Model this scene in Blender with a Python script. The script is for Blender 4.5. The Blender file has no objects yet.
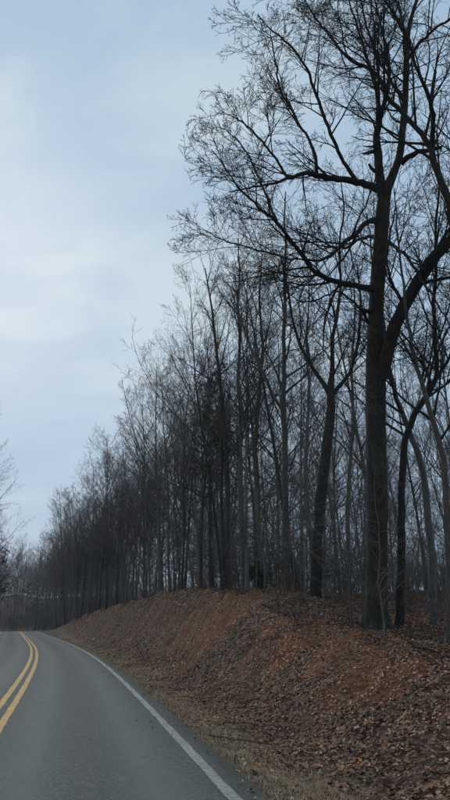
import bpy, math, random
import numpy as np
from mathutils import Vector, Matrix

# ------------------------------------------------------------------ camera, sky, sun, exposure
SC = bpy.context.scene
COL = SC.collection
F, CX, CY, HOR = 640.0, 225.0, 400.0, 621.0        # focal length and horizon in photo pixels (450 x 800)
CAMZ = 1.75
PITCH = math.atan((HOR - CY) / F)
cam = bpy.data.cameras.new('camera'); cam_o = bpy.data.objects.new('camera', cam); COL.objects.link(cam_o)
cam.sensor_fit = 'VERTICAL'; cam.sensor_height = 36.0; cam.lens = F / 800.0 * 36.0
cam.clip_start = 0.1; cam.clip_end = 6000
cam_o.location = (0, 0, CAMZ); cam_o.rotation_euler = (math.pi / 2 + PITCH, 0, 0)
SC.camera = cam_o

SUN_EL, SUN_AZ = math.radians(31), math.radians(-22)     # veiled sun ahead, to the left
w = bpy.data.worlds.new('World'); SC.world = w; w.use_nodes = True
nt = w.node_tree; N = nt.nodes; L = nt.links; N.clear()
out = N.new('ShaderNodeOutputWorld'); bg = N.new('ShaderNodeBackground')
sky = N.new('ShaderNodeTexSky'); sky.sky_type = 'NISHITA'; sky.sun_disc = False
sky.sun_elevation = SUN_EL; sky.sun_rotation = SUN_AZ; sky.air_density = 1.0; sky.dust_density = 1.5
tc = N.new('ShaderNodeTexCoord'); sep = N.new('ShaderNodeSeparateXYZ'); L.new(tc.outputs['Generated'], sep.inputs[0])
def wmath(op, a, b=None):
    m = N.new('ShaderNodeMath'); m.operation = op
    for i, v in enumerate((a, b)):
        if v is None: continue
        if isinstance(v, (int, float)): m.inputs[i].default_value = v
        else: L.new(v, m.inputs[i])
    return m.outputs[0]
zz = wmath('ADD', wmath('MAXIMUM', sep.outputs['Z'], 0.0), 0.28)
comb = N.new('ShaderNodeCombineXYZ')
L.new(wmath('DIVIDE', sep.outputs['X'], zz), comb.inputs[0]); L.new(wmath('DIVIDE', sep.outputs['Y'], zz), comb.inputs[1])
mp = N.new('ShaderNodeMapping'); L.new(comb.outputs[0], mp.inputs[0])
mp.inputs['Rotation'].default_value = (0, 0, math.radians(35)); mp.inputs['Scale'].default_value = (0.9, 1.15, 1)
mp.inputs['Location'].default_value = (0.9, 0.35, 0)
n1 = N.new('ShaderNodeTexNoise'); L.new(mp.outputs[0], n1.inputs['Vector'])
n1.inputs['Scale'].default_value = 0.9; n1.inputs['Detail'].default_value = 5; n1.inputs['Roughness'].default_value = 0.45
n1.inputs['Distortion'].default_value = 0.35
n2 = N.new('ShaderNodeTexNoise'); L.new(mp.outputs[0], n2.inputs['Vector'])
n2.inputs['Scale'].default_value = 3.2; n2.inputs['Detail'].default_value = 6; n2.inputs['Roughness'].default_value = 0.55; n2.inputs['Distortion'].default_value = 0.6
cl = wmath('ADD', wmath('MULTIPLY', n1.outputs['Fac'], 0.72), wmath('MULTIPLY', n2.outputs['Fac'], 0.28))
# thin overcast is brighter round the veiled sun
dv = N.new('ShaderNodeVectorMath'); dv.operation = 'DOT_PRODUCT'; L.new(tc.outputs['Generated'], dv.inputs[0])
dv.inputs[1].default_value = (math.sin(SUN_AZ) * math.cos(SUN_EL), math.cos(SUN_AZ) * math.cos(SUN_EL), math.sin(SUN_EL))
glow = wmath('POWER', wmath('MAXIMUM', dv.outputs['Value'], 0.0), 14.0)
cl = wmath('ADD', cl, wmath('MULTIPLY', glow, 0.04))
cr = N.new('ShaderNodeValToRGB'); L.new(cl, cr.inputs[0])
cr.color_ramp.interpolation = 'EASE'
cr.color_ramp.elements[0].position = 0.37; cr.color_ramp.elements[0].color = (0.305, 0.455, 0.655, 1)
cr.color_ramp.elements[1].position = 0.70; cr.color_ramp.elements[1].color = (0.66, 0.765, 0.805, 1)
e_ = cr.color_ramp.elements.new(0.50); e_.color = (0.405, 0.55, 0.705, 1)
e_ = cr.color_ramp.elements.new(0.60); e_.color = (0.53, 0.665, 0.755, 1)
skm = N.new('ShaderNodeVectorMath'); skm.operation = 'SCALE'; L.new(sky.outputs[0], skm.inputs[0]); skm.inputs['Scale'].default_value = 0.10
mix = N.new('ShaderNodeMix'); mix.data_type = 'RGBA'; mix.inputs['Factor'].default_value = 0.91
L.new(skm.outputs[0], mix.inputs['A']); L.new(cr.outputs[0], mix.inputs['B'])
L.new(mix.outputs['Result'], bg.inputs['Color']); bg.inputs['Strength'].default_value = 0.94
L.new(bg.outputs[0], out.inputs[0])

sun = bpy.data.lights.new('sun', 'SUN'); sun.energy = 1.1; sun.angle = math.radians(40); sun.color = (1.0, 0.95, 0.88)
sun_o = bpy.data.objects.new('sun', sun); COL.objects.link(sun_o)
sd = Vector((math.sin(SUN_AZ) * math.cos(SUN_EL), math.cos(SUN_AZ) * math.cos(SUN_EL), math.sin(SUN_EL)))
sun_o.rotation_euler = (-sd).to_track_quat('-Z', 'Y').to_euler(); sun_o.location = (0, 0, 60)

SC.render.engine = 'CYCLES'
SC.view_settings.view_transform = 'Standard'; SC.view_settings.look = 'None'
SC.view_settings.exposure = 0.1; SC.view_settings.gamma = 1.0; SC.view_settings.use_curve_mapping = False

# ------------------------------------------------------------------ helpers
rng = np.random.default_rng(11); random.seed(5)
cp, sp_ = math.cos(PITCH), math.sin(PITCH)
FWD = np.array([0, cp, sp_]); UP = np.array([0, -sp_, cp]); RT = np.array([1.0, 0, 0])
def pix(px, py, zc):
    """the point that shows at photo pixel (px, py) at camera depth zc"""
    return np.array([0, 0, CAMZ]) + zc * (RT * (px - CX) / F + UP * (CY - py) / F + FWD)

_lat = np.random.default_rng(3).random((256, 256))
def vnoise(x, y):
    xi = np.floor(x).astype(int); yi = np.floor(y).astype(int); fx = x - xi; fy = y - yi
    fx = fx * fx * (3 - 2 * fx); fy = fy * fy * (3 - 2 * fy)
    a = _lat[xi & 255, yi & 255]; b = _lat[(xi + 1) & 255, yi & 255]; c = _lat[xi & 255, (yi + 1) & 255]; d = _lat[(xi + 1) & 255, (yi + 1) & 255]
    return (a * (1 - fx) + b * fx) * (1 - fy) + (c * (1 - fx) + d * fx) * fy
def fbm(x, y, s, o=4):
    v = 0; a = 0.5
    for i in range(o): v = v + a * vnoise(x * s + 17.3 * i, y * s + 9.1 * i); s *= 2.03; a *= 0.5
    return v                                                                    # about 0..0.94, mean 0.47
def smooth(a, b, x):
    t = np.clip((x - a) / (b - a), 0, 1); return t * t * (3 - 2 * t)

def mesh_obj(name, verts, faces_flat, sizes, mats, parent=None, smoothf=True, attrs=None, midx=None):
    me = bpy.data.meshes.new(name)
    verts = np.asarray(verts, dtype=np.float32); faces_flat = np.asarray(faces_flat, dtype=np.int32)
    nf = len(sizes); sizes = np.asarray(sizes, dtype=np.int32)
    me.vertices.add(len(verts)); me.vertices.foreach_set('co', verts.ravel())
    me.loops.add(len(faces_flat)); me.loops.foreach_set('vertex_index', faces_flat)
    me.polygons.add(nf)
    st = np.zeros(nf, dtype=np.int32); st[1:] = np.cumsum(sizes)[:-1]
    me.polygons.foreach_set('loop_start', st)
    if smoothf: me.polygons.foreach_set('use_smooth', np.ones(nf, dtype=bool))
    for m in (mats if isinstance(mats, (list, tuple)) else [mats]): me.materials.append(m)
    if midx is not None: me.polygons.foreach_set('material_index', np.asarray(midx, dtype=np.int32))
    for k, v in (attrs or {}).items():
        if v.ndim == 1: a = me.attributes.new(k, 'FLOAT', 'POINT'); a.data.foreach_set('value', v.astype(np.float32))
        else: a = me.attributes.new(k, 'FLOAT_COLOR', 'POINT'); a.data.foreach_set('color', v.astype(np.float32).ravel())
    me.update(calc_edges=True); me.validate()
    o = bpy.data.objects.new(name, me); COL.objects.link(o)
    if parent is not None: o.parent = parent
    return o
def tag(o, label=None, cat=None, group=None, kind=None):
    if label: o['label'] = label
    if cat: o['category'] = cat
    if group: o['group'] = group
    if kind: o['kind'] = kind
    return o
def empty(name, loc, rz=0):
    o = bpy.data.objects.new(name, None); COL.objects.link(o); o.location = loc; o.rotation_euler = (0, 0, rz); o.empty_display_size = 0.3
    return o
def copy_tree(o, parent=None):
    c = o.copy(); COL.objects.link(c); c.parent = parent
    for ch in o.children: copy_tree(ch, c)
    return c

# ---- tubes
class Tubes:
    """collects polylines with radii and turns them into one mesh"""
    def __init__(s): s.v = []; s.f = []; s.n = 0
    def add(s, P, R, k, wob=0.0):
        P = np.asarray(P, float); R = np.asarray(R, float)
        if P.ndim == 2: P = P[None]; R = R[None]
        m, n, _ = P.shape
        if m == 0: return
        T = np.empty_like(P); T[:, 1:-1] = P[:, 2:] - P[:, :-2]; T[:, 0] = P[:, 1] - P[:, 0]; T[:, -1] = P[:, -1] - P[:, -2]
        T /= np.linalg.norm(T, axis=2, keepdims=True) + 1e-9
        ref = np.where(np.abs(T[:, :1, 2:3]) < 0.8, np.array([0, 0, 1.0]), np.array([1.0, 0, 0]))
        U = ref - T * np.sum(T * ref, axis=2, keepdims=True); U /= np.linalg.norm(U, axis=2, keepdims=True) + 1e-9
        V = np.cross(T, U)
        a = np.arange(k) * 2 * np.pi / k
        rr = R[:, :, None]
        if wob: rr = rr * (1 + wob * (rng.random((m, n, k)) - 0.5))
        ring = P[:, :, None] + (U[:, :, None] * np.cos(a)[None, None, :, None] + V[:, :, None] * np.sin(a)[None, None, :, None]) * (rr[..., None] if wob else rr[..., None])
        s.v.append(ring.reshape(-1, 3))
        i = np.arange(m)[:, None, None] * n * k + np.arange(n - 1)[None, :, None] * k
        j = np.arange(k)[None, None, :]; j2 = (j + 1) % k
        q = np.stack([i + j, i + j2, i + k + j2, i + k + j], axis=-1).reshape(-1, 4) + s.n
        s.f.append(q); s.n += m * n * k
    def build(s, name, mat, parent=None):
        v = np.concatenate(s.v); f = np.concatenate(s.f)
        return mesh_obj(name, v, f.ravel(), np.full(len(f), 4), mat, parent)

def nrm(v): return v / (np.linalg.norm(v, axis=-1, keepdims=True) + 1e-9)
def spawn(P, R, k, t0, t1, ang, angsd, ratio, n, wig, up, rr, rmin, lenfall=0.6, bias=None, biasw=0.0, labs=None, g=None):
    """children branches of every parent polyline: P (m,n0,3), R (m,n0)"""
    g = g or rng
    m, n0, _ = P.shape
    t = t0 + (t1 - t0) * (np.arange(k)[None, :] + g.random((m, k))) / k
    x = t * (n0 - 1); i = np.minimum(x.astype(int), n0 - 2); fr = x - i
    ii = np.arange(m)[:, None]
    A = P[ii, i]; B = P[ii, i + 1]
    pos = A + (B - A) * fr[..., None]; tan = nrm(B - A)
    rad = R[ii, i] * (1 - fr) + R[ii, i + 1] * fr
    Lp = np.sum(np.linalg.norm(np.diff(P, axis=1), axis=2), axis=1)[:, None]
    if labs is not None: Lp = np.full_like(Lp, labs)
    rel = (t - t0) / max(t1 - t0, 1e-6)
    Ln = Lp * ratio * (1 - lenfall * rel) * (0.6 + 0.75 * g.random((m, k)))
    rv = g.normal(size=(m, k, 3)); perp = nrm(rv - tan * np.sum(rv * tan, axis=2, keepdims=True))
    if bias is not None:
        perp = nrm(perp + biasw * bias); perp = nrm(perp - tan * np.sum(perp * tan, axis=2, keepdims=True))
    a = np.radians(ang + angsd * g.normal(size=(m, k)))[..., None]
    d = tan * np.cos(a) + perp * np.sin(a)
    pos = pos.reshape(-1, 3); d = d.reshape(-1, 3); Ln = Ln.reshape(-1); rad = rad.reshape(-1)
    Q = np.empty((len(pos), n, 3)); Q[:, 0] = pos
    seg = (Ln / (n - 1))[:, None]
    for q in range(1, n):
        Q[:, q] = Q[:, q - 1] + d * seg
        d = nrm(d + g.normal(size=d.shape) * wig + np.array([0, 0, up]))
    r0 = np.clip(np.minimum(rad * rr, Ln * 0.016 + rmin), rmin, None)
    tt = np.linspace(0, 1, n)[None]
    RR = np.maximum(r0[:, None] * (1 - 0.78 * tt), rmin * (1 - 0.35 * tt))
    return Q, RR

def resample(pts, n):
    pts = np.asarray(pts, float)
    d = np.concatenate([[0], np.cumsum(np.linalg.norm(np.diff(pts[:, :3], axis=0), axis=1))])
    # Catmull-Rom like smoothing by dense linear then box filter
    t = np.linspace(0, d[-1], n * 6)
    q = np.stack([np.interp(t, d, pts[:, c]) for c in range(pts.shape[1])], 1)
    ker = 5
    qp = np.concatenate([np.repeat(q[:1], ker, 0), q, np.repeat(q[-1:], ker, 0)])
    sm = np.stack([np.convolve(qp[:, c], np.ones(2 * ker + 1) / (2 * ker + 1), 'valid') for c in range(q.shape[1])], 1)
    sm[0] = q[0]; sm[-1] = q[-1]
    idx = np.linspace(0, len(sm) - 1, n).round().astype(int)
    return sm[idx]

# ------------------------------------------------------------------ materials
def newmat(name, rough=0.9):
    m = bpy.data.materials.new(name); m.use_nodes = True
    b = m.node_tree.nodes['Principled BSDF']; b.inputs['Roughness'].default_value = rough
    b.inputs['Specular IOR Level'].default_value = 0.25
    return m, m.node_tree.nodes, m.node_tree.links, b
def nnoise(N, L, scale, detail=4, rough=0.55, vec=None, dist=0):
    n = N.new('ShaderNodeTexNoise'); n.inputs['Scale'].default_value = scale; n.inputs['Detail'].default_value = detail
    n.inputs['Roughness'].default_value = rough; n.inputs['Distortion'].default_value = dist
    if vec is not None: L.new(vec, n.inputs['Vector'])
    return n.outputs['Fac']
def nramp(N, L, fac, stops):
    r = N.new('ShaderNodeValToRGB'); L.new(fac, r.inputs[0]); el = r.color_ramp.elements
    while len(el) < len(stops): el.new(0.5)
    for e, (p, c) in zip(el, stops): e.position = p; e.color = (c[0], c[1], c[2], 1)
    return r.outputs[0]
def nmix(N, L, fac, a, b, mode='MIX'):
    m = N.new('ShaderNodeMix'); m.data_type = 'RGBA'; m.blend_type = mode
    for s, v in (('Factor', fac), ('A', a), ('B', b)):
        if isinstance(v, (int, float)): m.inputs[s].default_value = v
        elif isinstance(v, tuple): m.inputs[s].default_value = (*v, 1)
        else: L.new(v, m.inputs[s])
    return m.outputs['Result']
def nmath(N, L, op, a, b=0.0, clamp=False):
    m = N.new('ShaderNodeMath'); m.operation = op; m.use_clamp = clamp
    for i, v in enumerate((a, b)):
        if isinstance(v, (int, float)): m.inputs[i].default_value = v
        else: L.new(v, m.inputs[i])
    return m.outputs[0]
def nbump(N, L, b, h, strength, dist):
    bp = N.new('ShaderNodeBump'); bp.inputs['Strength'].default_value = strength; bp.inputs['Distance'].default_value = dist
    L.new(h, bp.inputs['Height']); L.new(bp.outputs[0], b.inputs['Normal'])
def nattr(N, name, out='Fac'):
    a = N.new('ShaderNodeAttribute'); a.attribute_name = name; return a.outputs[out]

def bark(name, dark, light, scale=1.0, lichen=None):
    m, N, L, b = newmat(name, 0.92)
    tc = N.new('ShaderNodeTexCoord'); mp = N.new('ShaderNodeMapping'); L.new(tc.outputs['Object'], mp.inputs[0])
    mp.inputs['Scale'].default_value = (9 * scale, 9 * scale, 1.6 * scale)
    f = nnoise(N, L, 1.6, 6, 0.65, mp.outputs[0], 0.4)
    col = nramp(N, L, f, [(0.33, dark), (0.68, light)])
    big = nnoise(N, L, 0.9, 3, 0.5, tc.outputs['Object'])
    col = nmix(N, L, nmath(N, L, 'MULTIPLY', big, 0.55), col, tuple(0.5 * (a + c) * 0.8 for a, c in zip(dark, light)))
    if lichen: col = nmix(N, L, nmath(N, L, 'MULTIPLY', nmath(N, L, 'GREATER_THAN', nnoise(N, L, 2.3, 5, 0.7, tc.outputs['Object']), 0.57), 0.5), col, lichen)
    oi = N.new('ShaderNodeObjectInfo')
    hv = N.new('ShaderNodeHueSaturation'); L.new(col, hv.inputs['Color'])
    L.new(nmath(N, L, 'ADD', nmath(N, L, 'MULTIPLY', oi.outputs['Random'], 0.6), 0.7), hv.inputs['Value'])
    L.new(hv.outputs[0], b.inputs['Base Color'])
    nbump(N, L, b, f, 1.0, 0.05)
    return m
M_OAK = bark('oak_bark', (0.022, 0.018, 0.015), (0.085, 0.072, 0.06), 1.0, (0.09, 0.086, 0.07))
M_DARK = bark('dark_bark', (0.022, 0.019, 0.017), (0.075, 0.066, 0.058), 1.3)
M_GREY = bark('grey_bark', (0.075, 0.065, 0.057), (0.19, 0.168, 0.148), 1.3, (0.13, 0.132, 0.11))
M_PALE = bark('pale_bark', (0.11, 0.105, 0.10), (0.25, 0.245, 0.235), 1.3, (0.16, 0.17, 0.15))
M_TWIG = bark('twig_bark', (0.032, 0.026, 0.023), (0.08, 0.066, 0.058), 2.0)
M_TWIGM = bark('brown_twig_bark', (0.09, 0.069, 0.058), (0.19, 0.15, 0.126), 2.0)
M_TWIGL = bark('pale_twig_bark', (0.10, 0.082, 0.07), (0.20, 0.168, 0.145), 2.0)
M_TWIGR = bark('reddish_twig_bark', (0.085, 0.06, 0.05), (0.18, 0.13, 0.108), 2.0)

def tinted(name, rough=0.8, trans=0.0):
    m, N, L, b = newmat(name, rough)
    c = nattr(N, 'tint', 'Color'); f = nnoise(N, L, 35, 3)
    L.new(nmix(N, L, nmath(N, L, 'MULTIPLY', f, 0.5), c, (0.05, 0.035, 0.025)), b.inputs['Base Color'])
    return m
M_LEAF = tinted('dead_leaf'); M_GRASS = tinted('dry_grass'); M_NEEDLE = tinted('pine_needle', 0.6)

def ground_mat():
    m, N, L, b = newmat('ground_cover', 0.95)
    tc = N.new('ShaderNodeTexCoord'); v = tc.outputs['Object']
    vo = N.new('ShaderNodeTexVoronoi'); vo.inputs['Scale'].default_value = 11; L.new(v, vo.inputs['Vector'])
    vs = N.new('ShaderNodeSeparateColor'); L.new(vo.outputs['Color'], vs.inputs[0])
    leaf = nramp(N, L, vs.outputs[0], [(0.0, (0.035, 0.02, 0.014)), (0.45, (0.11, 0.06, 0.037)), (0.8, (0.18, 0.105, 0.068)), (1.0, (0.27, 0.185, 0.13))])
    fine = nnoise(N, L, 22, 5, 0.65, v)
    leaf = nmix(N, L, nmath(N, L, 'MULTIPLY', fine, 0.6), leaf, (0.05, 0.032, 0.022))
    clay = nramp(N, L, nnoise(N, L, 3.0, 6, 0.65, v), [(0.3, (0.08, 0.034, 0.017)), (0.5, (0.20, 0.085, 0.038)), (0.75, (0.35, 0.165, 0.08))])
    grass = nramp(N, L, nnoise(N, L, 9.0, 5, 0.7, v), [(0.3, (0.13, 0.095, 0.055)), (0.6, (0.28, 0.205, 0.115)), (0.8, (0.38, 0.295, 0.18))])
    col = nmix(N, L, nattr(N, 'clay'), leaf, clay)
    col = nmix(N, L, nattr(N, 'verge'), col, grass)
    grav = nramp(N, L, nnoise(N, L, 40, 4, 0.7, v), [(0.35, (0.05, 0.048, 0.044)), (0.65, (0.15, 0.14, 0.125))])
    col = nmix(N, L, nattr(N, 'gravel'), col, grav)
    L.new(col, b.inputs['Base Color'])
    h = nmath(N, L, 'ADD', nmath(N, L, 'MULTIPLY', vs.outputs[1], 0.5), fine)
    nbump(N, L, b, h, 0.8, 0.05)
    return m
M_GROUND = ground_mat()

def asphalt():
    m, N, L, b = newmat('asphalt', 0.82)
    b.inputs['Specular IOR Level'].default_value = 0.35
    tc = N.new('ShaderNodeTexCoord'); v = tc.outputs['Object']
    agg = N.new('ShaderNodeTexVoronoi'); agg.inputs['Scale'].default_value = 48; L.new(v, agg.inputs['Vector'])
    sc_ = N.new('ShaderNodeSeparateColor'); L.new(agg.outputs['Color'], sc_.inputs[0])
    base = nramp(N, L, sc_.outputs[0], [(0, (0.045, 0.05, 0.044)), (0.7, (0.085, 0.095, 0.082)), (1, (0.19, 0.20, 0.175))])
    patch = nnoise(N, L, 0.55, 5, 0.6, v, 0.6)
    base = nmix(N, L, nmath(N, L, 'MULTIPLY', patch, 0.75), base, (0.045, 0.05, 0.043))
    wear = nattr(N, 'wear')
    base = nmix(N, L, nmath(N, L, 'MULTIPLY', wear, nmath(N, L, 'ADD', patch, 0.25)), base, (0.135, 0.145, 0.125))
    dirt = nattr(N, 'dirt')
    base = nmix(N, L, nmath(N, L, 'MULTIPLY', dirt, nnoise(N, L, 4, 5, 0.7, v)), base, (0.055, 0.047, 0.038))
    # hairline cracks
    ck = N.new('ShaderNodeTexVoronoi'); ck.feature = 'DISTANCE_TO_EDGE'; ck.inputs['Scale'].default_value = 0.42
    wv = N.new('ShaderNodeVectorMath'); wv.operation = 'ADD'; L.new(v, wv.inputs[0])
    nz = N.new('ShaderNodeTexNoise'); nz.inputs['Scale'].default_value = 1.6; nz.inputs['Detail'].default_value = 5; L.new(v, nz.inputs['Vector']); L.new(nz.outputs['Color'], wv.inputs[1])
    L.new(wv.outputs[0], ck.inputs['Vector'])
    crack = nmath(N, L, 'LESS_THAN', ck.outputs['Distance'], 0.0035)
    base = nmix(N, L, nmath(N, L, 'MULTIPLY', crack, 0.55), base, (0.03, 0.032, 0.032))
    L.new(base, b.inputs['Base Color'])
    nbump(N, L, b, sc_.outputs[0], 0.8, 0.008)
    return m
M_ASPH = asphalt()
def paint(name, colr):
    m, N, L, b = newmat(name, 0.7)
    tc = N.new('ShaderNodeTexCoord'); v = tc.outputs['Object']
    f = nnoise(N, L, 18, 6, 0.75, v); g2 = nnoise(N, L, 1.7, 4, 0.6, v)
    worn = nmath(N, L, 'MULTIPLY', nmath(N, L, 'ADD', nmath(N, L, 'MULTIPLY', nmath(N, L, 'SUBTRACT', f, 0.42), 5.0), nmath(N, L, 'SUBTRACT', g2, 0.5)), 1.0, True)
    L.new(nmix(N, L, nmath(N, L, 'MULTIPLY', worn, 0.85), colr, (0.11, 0.12, 0.115)), b.inputs['Base Color'])
    return m
M_WHITE = paint('worn_white_paint', (0.36, 0.35, 0.31)); M_YEL = paint('worn_yellow_paint', (0.72, 0.36, 0.04))
def rockmat(name, a, c):
    m, N, L, b = newmat(name, 0.9); tc = N.new('ShaderNodeTexCoord'); f = nnoise(N, L, 9, 6, 0.65, tc.outputs['Object'])
    L.new(nramp(N, L, f, [(0.3, a), (0.7, c)]), b.inputs['Base Color']); nbump(N, L, b, f, 0.8, 0.02); return m
M_ROCK = rockmat('pale_stone', (0.16, 0.13, 0.105), (0.36, 0.31, 0.26)); M_CLOD = rockmat('clay_lump', (0.14, 0.075, 0.04), (0.34, 0.20, 0.12))
M_DRIVE = rockmat('pale_gravel', (0.25, 0.235, 0.2), (0.5, 0.47, 0.42)); M_PAPER = rockmat('pale_paper', (0.35, 0.35, 0.34), (0.6, 0.6, 0.58))

# ------------------------------------------------------------------ road line and terrain height
LANE = 2.95
DS = 0.5
S = np.arange(0, 430, DS)
PHI = np.radians(13.0 + 4.6 * smooth(38, 95, S) + 44 * smooth(165, 290, S))
CLX = np.cumsum(-np.sin(PHI)) * DS; CLY = np.cumsum(np.cos(PHI)) * DS
_i = int(np.argmin(np.abs(CLY - 40.2)))
CLX += -3.52 - CLX[_i]; CLY += 10.16 - CLY[_i]                   # passes left of the traced edge line
NX, NY = np.cos(PHI), np.sin(PHI)                                # right-hand normal
def road_z(s): return -0.0002 * np.clip(s - 135.0, 0, 130) ** 2
def road_sd(X, Y):
    X = np.atleast_1d(np.asarray(X, float)); Y = np.atleast_1d(np.asarray(Y, float)); sh = X.shape
    x = X.ravel(); y = Y.ravel(); s = np.empty_like(x); d = np.empty_like(x)
    for a in range(0, len(x), 8000):
        dx = x[a:a + 8000, None] - CLX[None, ::2]; dy = y[a:a + 8000, None] - CLY[None, ::2]
        j = np.argmin(dx * dx + dy * dy, axis=1) * 2
        ddx = x[a:a + 8000] - CLX[j]; ddy = y[a:a + 8000] - CLY[j]
        d[a:a + 8000] = ddx * NX[j] + ddy * NY[j]; s[a:a + 8000] = S[j] + (-ddx * NY[j] + ddy * NX[j])
    return s.reshape(sh), d.reshape(sh)
# bank crest height by distance along the road (the camera is near s = 30)
HS = np.array([0, 34, 41, 44, 49, 54, 66, 82, 100, 120, 142, 158, 182, 250, 430.]); HH = np.array([.8, .9, 1.15, 1.45, 2.05, 2.75, 3.45, 3.4, 3.1, 2.6, 1.5, .3, .3, 1.5, 1.5])
def terrain(X, Y):
    s, d = road_sd(X, Y); sh = s.shape
    e = d - LANE
    n = fbm(X, Y, 0.35, 4) - 0.47; n2 = fbm(X + 40, Y, 1.3, 3) - 0.44
    H = np.interp(s, HS, HH)
    toe = 1.7 + 1.2 * n; top = toe + 2.6 + 0.25 * H
    z = -0.02 + H * smooth(toe, top, e) - 0.06 * smooth(0.3, 0.9, e) * (1 - smooth(1.2, 2.2, e))
    z = z - 0.25 * smooth(top, top + 4, e) + smooth(12, 60, e) * (4.2 - H)                     # a slight dip behind the crest, then gently rising ground
    z = z + smooth(5, 40, np.abs(d) - LANE) * smooth(160, 270, s) * (9.0 + 14.0 * (fbm(X, Y, 0.03, 3) - 0.44))
    amp = smooth(0.5, 3.0, e)
    n3 = np.abs(fbm(X + 7, Y + 60, 0.75, 3) - 0.44)
    z = z + amp * (0.75 * n + 0.55 * n2 - 0.9 * (0.12 - np.minimum(n3, 0.12)) * (1 - smooth(9, 14, e))) * np.clip(0.35 + H / 3.2, 0, 1.2)
    # left of the road: ditch and low bank
    l = -d - LANE
    z = z - 0.12 * smooth(0.3, 1.2, l) * (1 - smooth(1.5, 3, l)) + smooth(2, 9, l) * (0.9 + 0.8 * n)
    under = (1 - smooth(LANE + 0.15, LANE + 0.45, np.abs(d)))
    z = z - 0.06 * under
    # crest of the road ahead
    z = z + road_z(s)
    return z, s, d
def terrain_z(x, y): return float(terrain(np.array([x]), np.array([y]))[0][0])
def clay_mask(X, Y, e):
    c = 0.8 * smooth(0.5, 0.64, fbm(X + 11, Y + 5, 0.42, 4)) * smooth(2.0, 3.0, e) * (1 - smooth(6.0, 7.5, e))
    for cx_, cy_, r in CLAY_SPOTS:
        dd = np.hypot((X - cx_), (Y - cy_)) / r + 0.9 * (fbm(X, Y, 1.5, 3) - 0.44)
        c = np.maximum(c, 1 - smooth(0.45, 1.0, dd))
    return c
def at_col(px, e, zmax=400):
    """ground point in photo column px whose distance beyond the right edge line is e"""
    zc = np.concatenate([np.arange(3, 60, 0.05), np.arange(60, zmax, 0.25)])
    X = (px - CX) / F * zc; z = np.full_like(zc, 1.0)
    for _ in range(2):
        Y = (zc - (z - CAMZ) * sp_) / cp; z = terrain(X, Y)[0]
    s, d = road_sd(X, Y); k = int(np.argmax((d - LANE) >= e))
    return np.array([X[k], Y[k], z[k]]), zc[k]
def hit(px, py):
    zc = np.arange(3, 80, 0.03)
    p = np.array([0, 0, CAMZ])[None] + zc[:, None] * (RT * (px - CX) / F + UP * (CY - py) / F + FWD)[None]
    z = terrain(p[:, 0], p[:, 1])[0]; k = int(np.argmax(p[:, 2] <= z))
    return np.array([p[k, 0], p[k, 1], z[k]]), zc[k]
CLAY_SPOTS = []
for px, py, r in ((235, 603, 2.6), (300, 640, 1.1), (330, 655, 0.8), (365, 675, 0.75), (390, 690, 0.5), (215, 612, 1.6), (270, 628, 0.9), (415, 668, 0.5), (345, 640, 0.7)):
    p, _ = hit(px, py); CLAY_SPOTS.append((p[0], p[1], r))

def axis(lo, dlo, dhi, hi, step, g=1.12):
    a = list(np.arange(dlo, dhi + 1e-6, step)); s = step; x = dhi
    while x < hi: s *= g; x += s; a.append(x)
    s = step; x = dlo; pre = []
    while x > lo: s *= g; x -= s; pre.append(x)
    return np.array(pre[::-1] + a)
gx = axis(-1800, -9, 8, 1800, 0.18); gy = axis(-300, 4.0, 30, 3000, 0.18, 1.045)
GX, GY = np.meshgrid(gx, gy, indexing='ij')
Z, Sg, Dg = terrain(GX, GY)
e = Dg - LANE
nearw = np.exp(-np.maximum(0, np.hypot(GX, GY) - 25) / 20)
Z = Z + nearw * smooth(0.6, 2, e) * 0.11 * (fbm(GX, GY, 3.2, 3) - 0.44)
nx, ny = GX.shape
idx = np.arange(nx * ny).reshape(nx, ny)
quads = np.stack([idx[:-1, :-1], idx[1:, :-1], idx[1:, 1:], idx[:-1, 1:]], -1).reshape(-1, 4)
vn = fbm(GX, GY, 0.8, 4)
verge = np.maximum((1 - smooth(0.9, 2.1, e + 2.2 * (vn - 0.47))) * smooth(0.2, 0.5, e), 0.8 * (1 - smooth(1.5, 4, -Dg - LANE)) * (Dg < 0))
ground = mesh_obj('ground', np.stack([GX, GY, Z], -1).reshape(-1, 3), quads.ravel(), np.full(len(quads), 4), M_GROUND,
                  attrs={'clay': clay_mask(GX, GY, e).ravel() * 0.9, 'verge': verge.ravel(), 'gravel': (0.8 * (1 - smooth(0.35, 0.75, np.abs(Dg) - LANE + 0.7 * (vn - 0.47)))).ravel()})
tag(ground, kind='structure')

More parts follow.
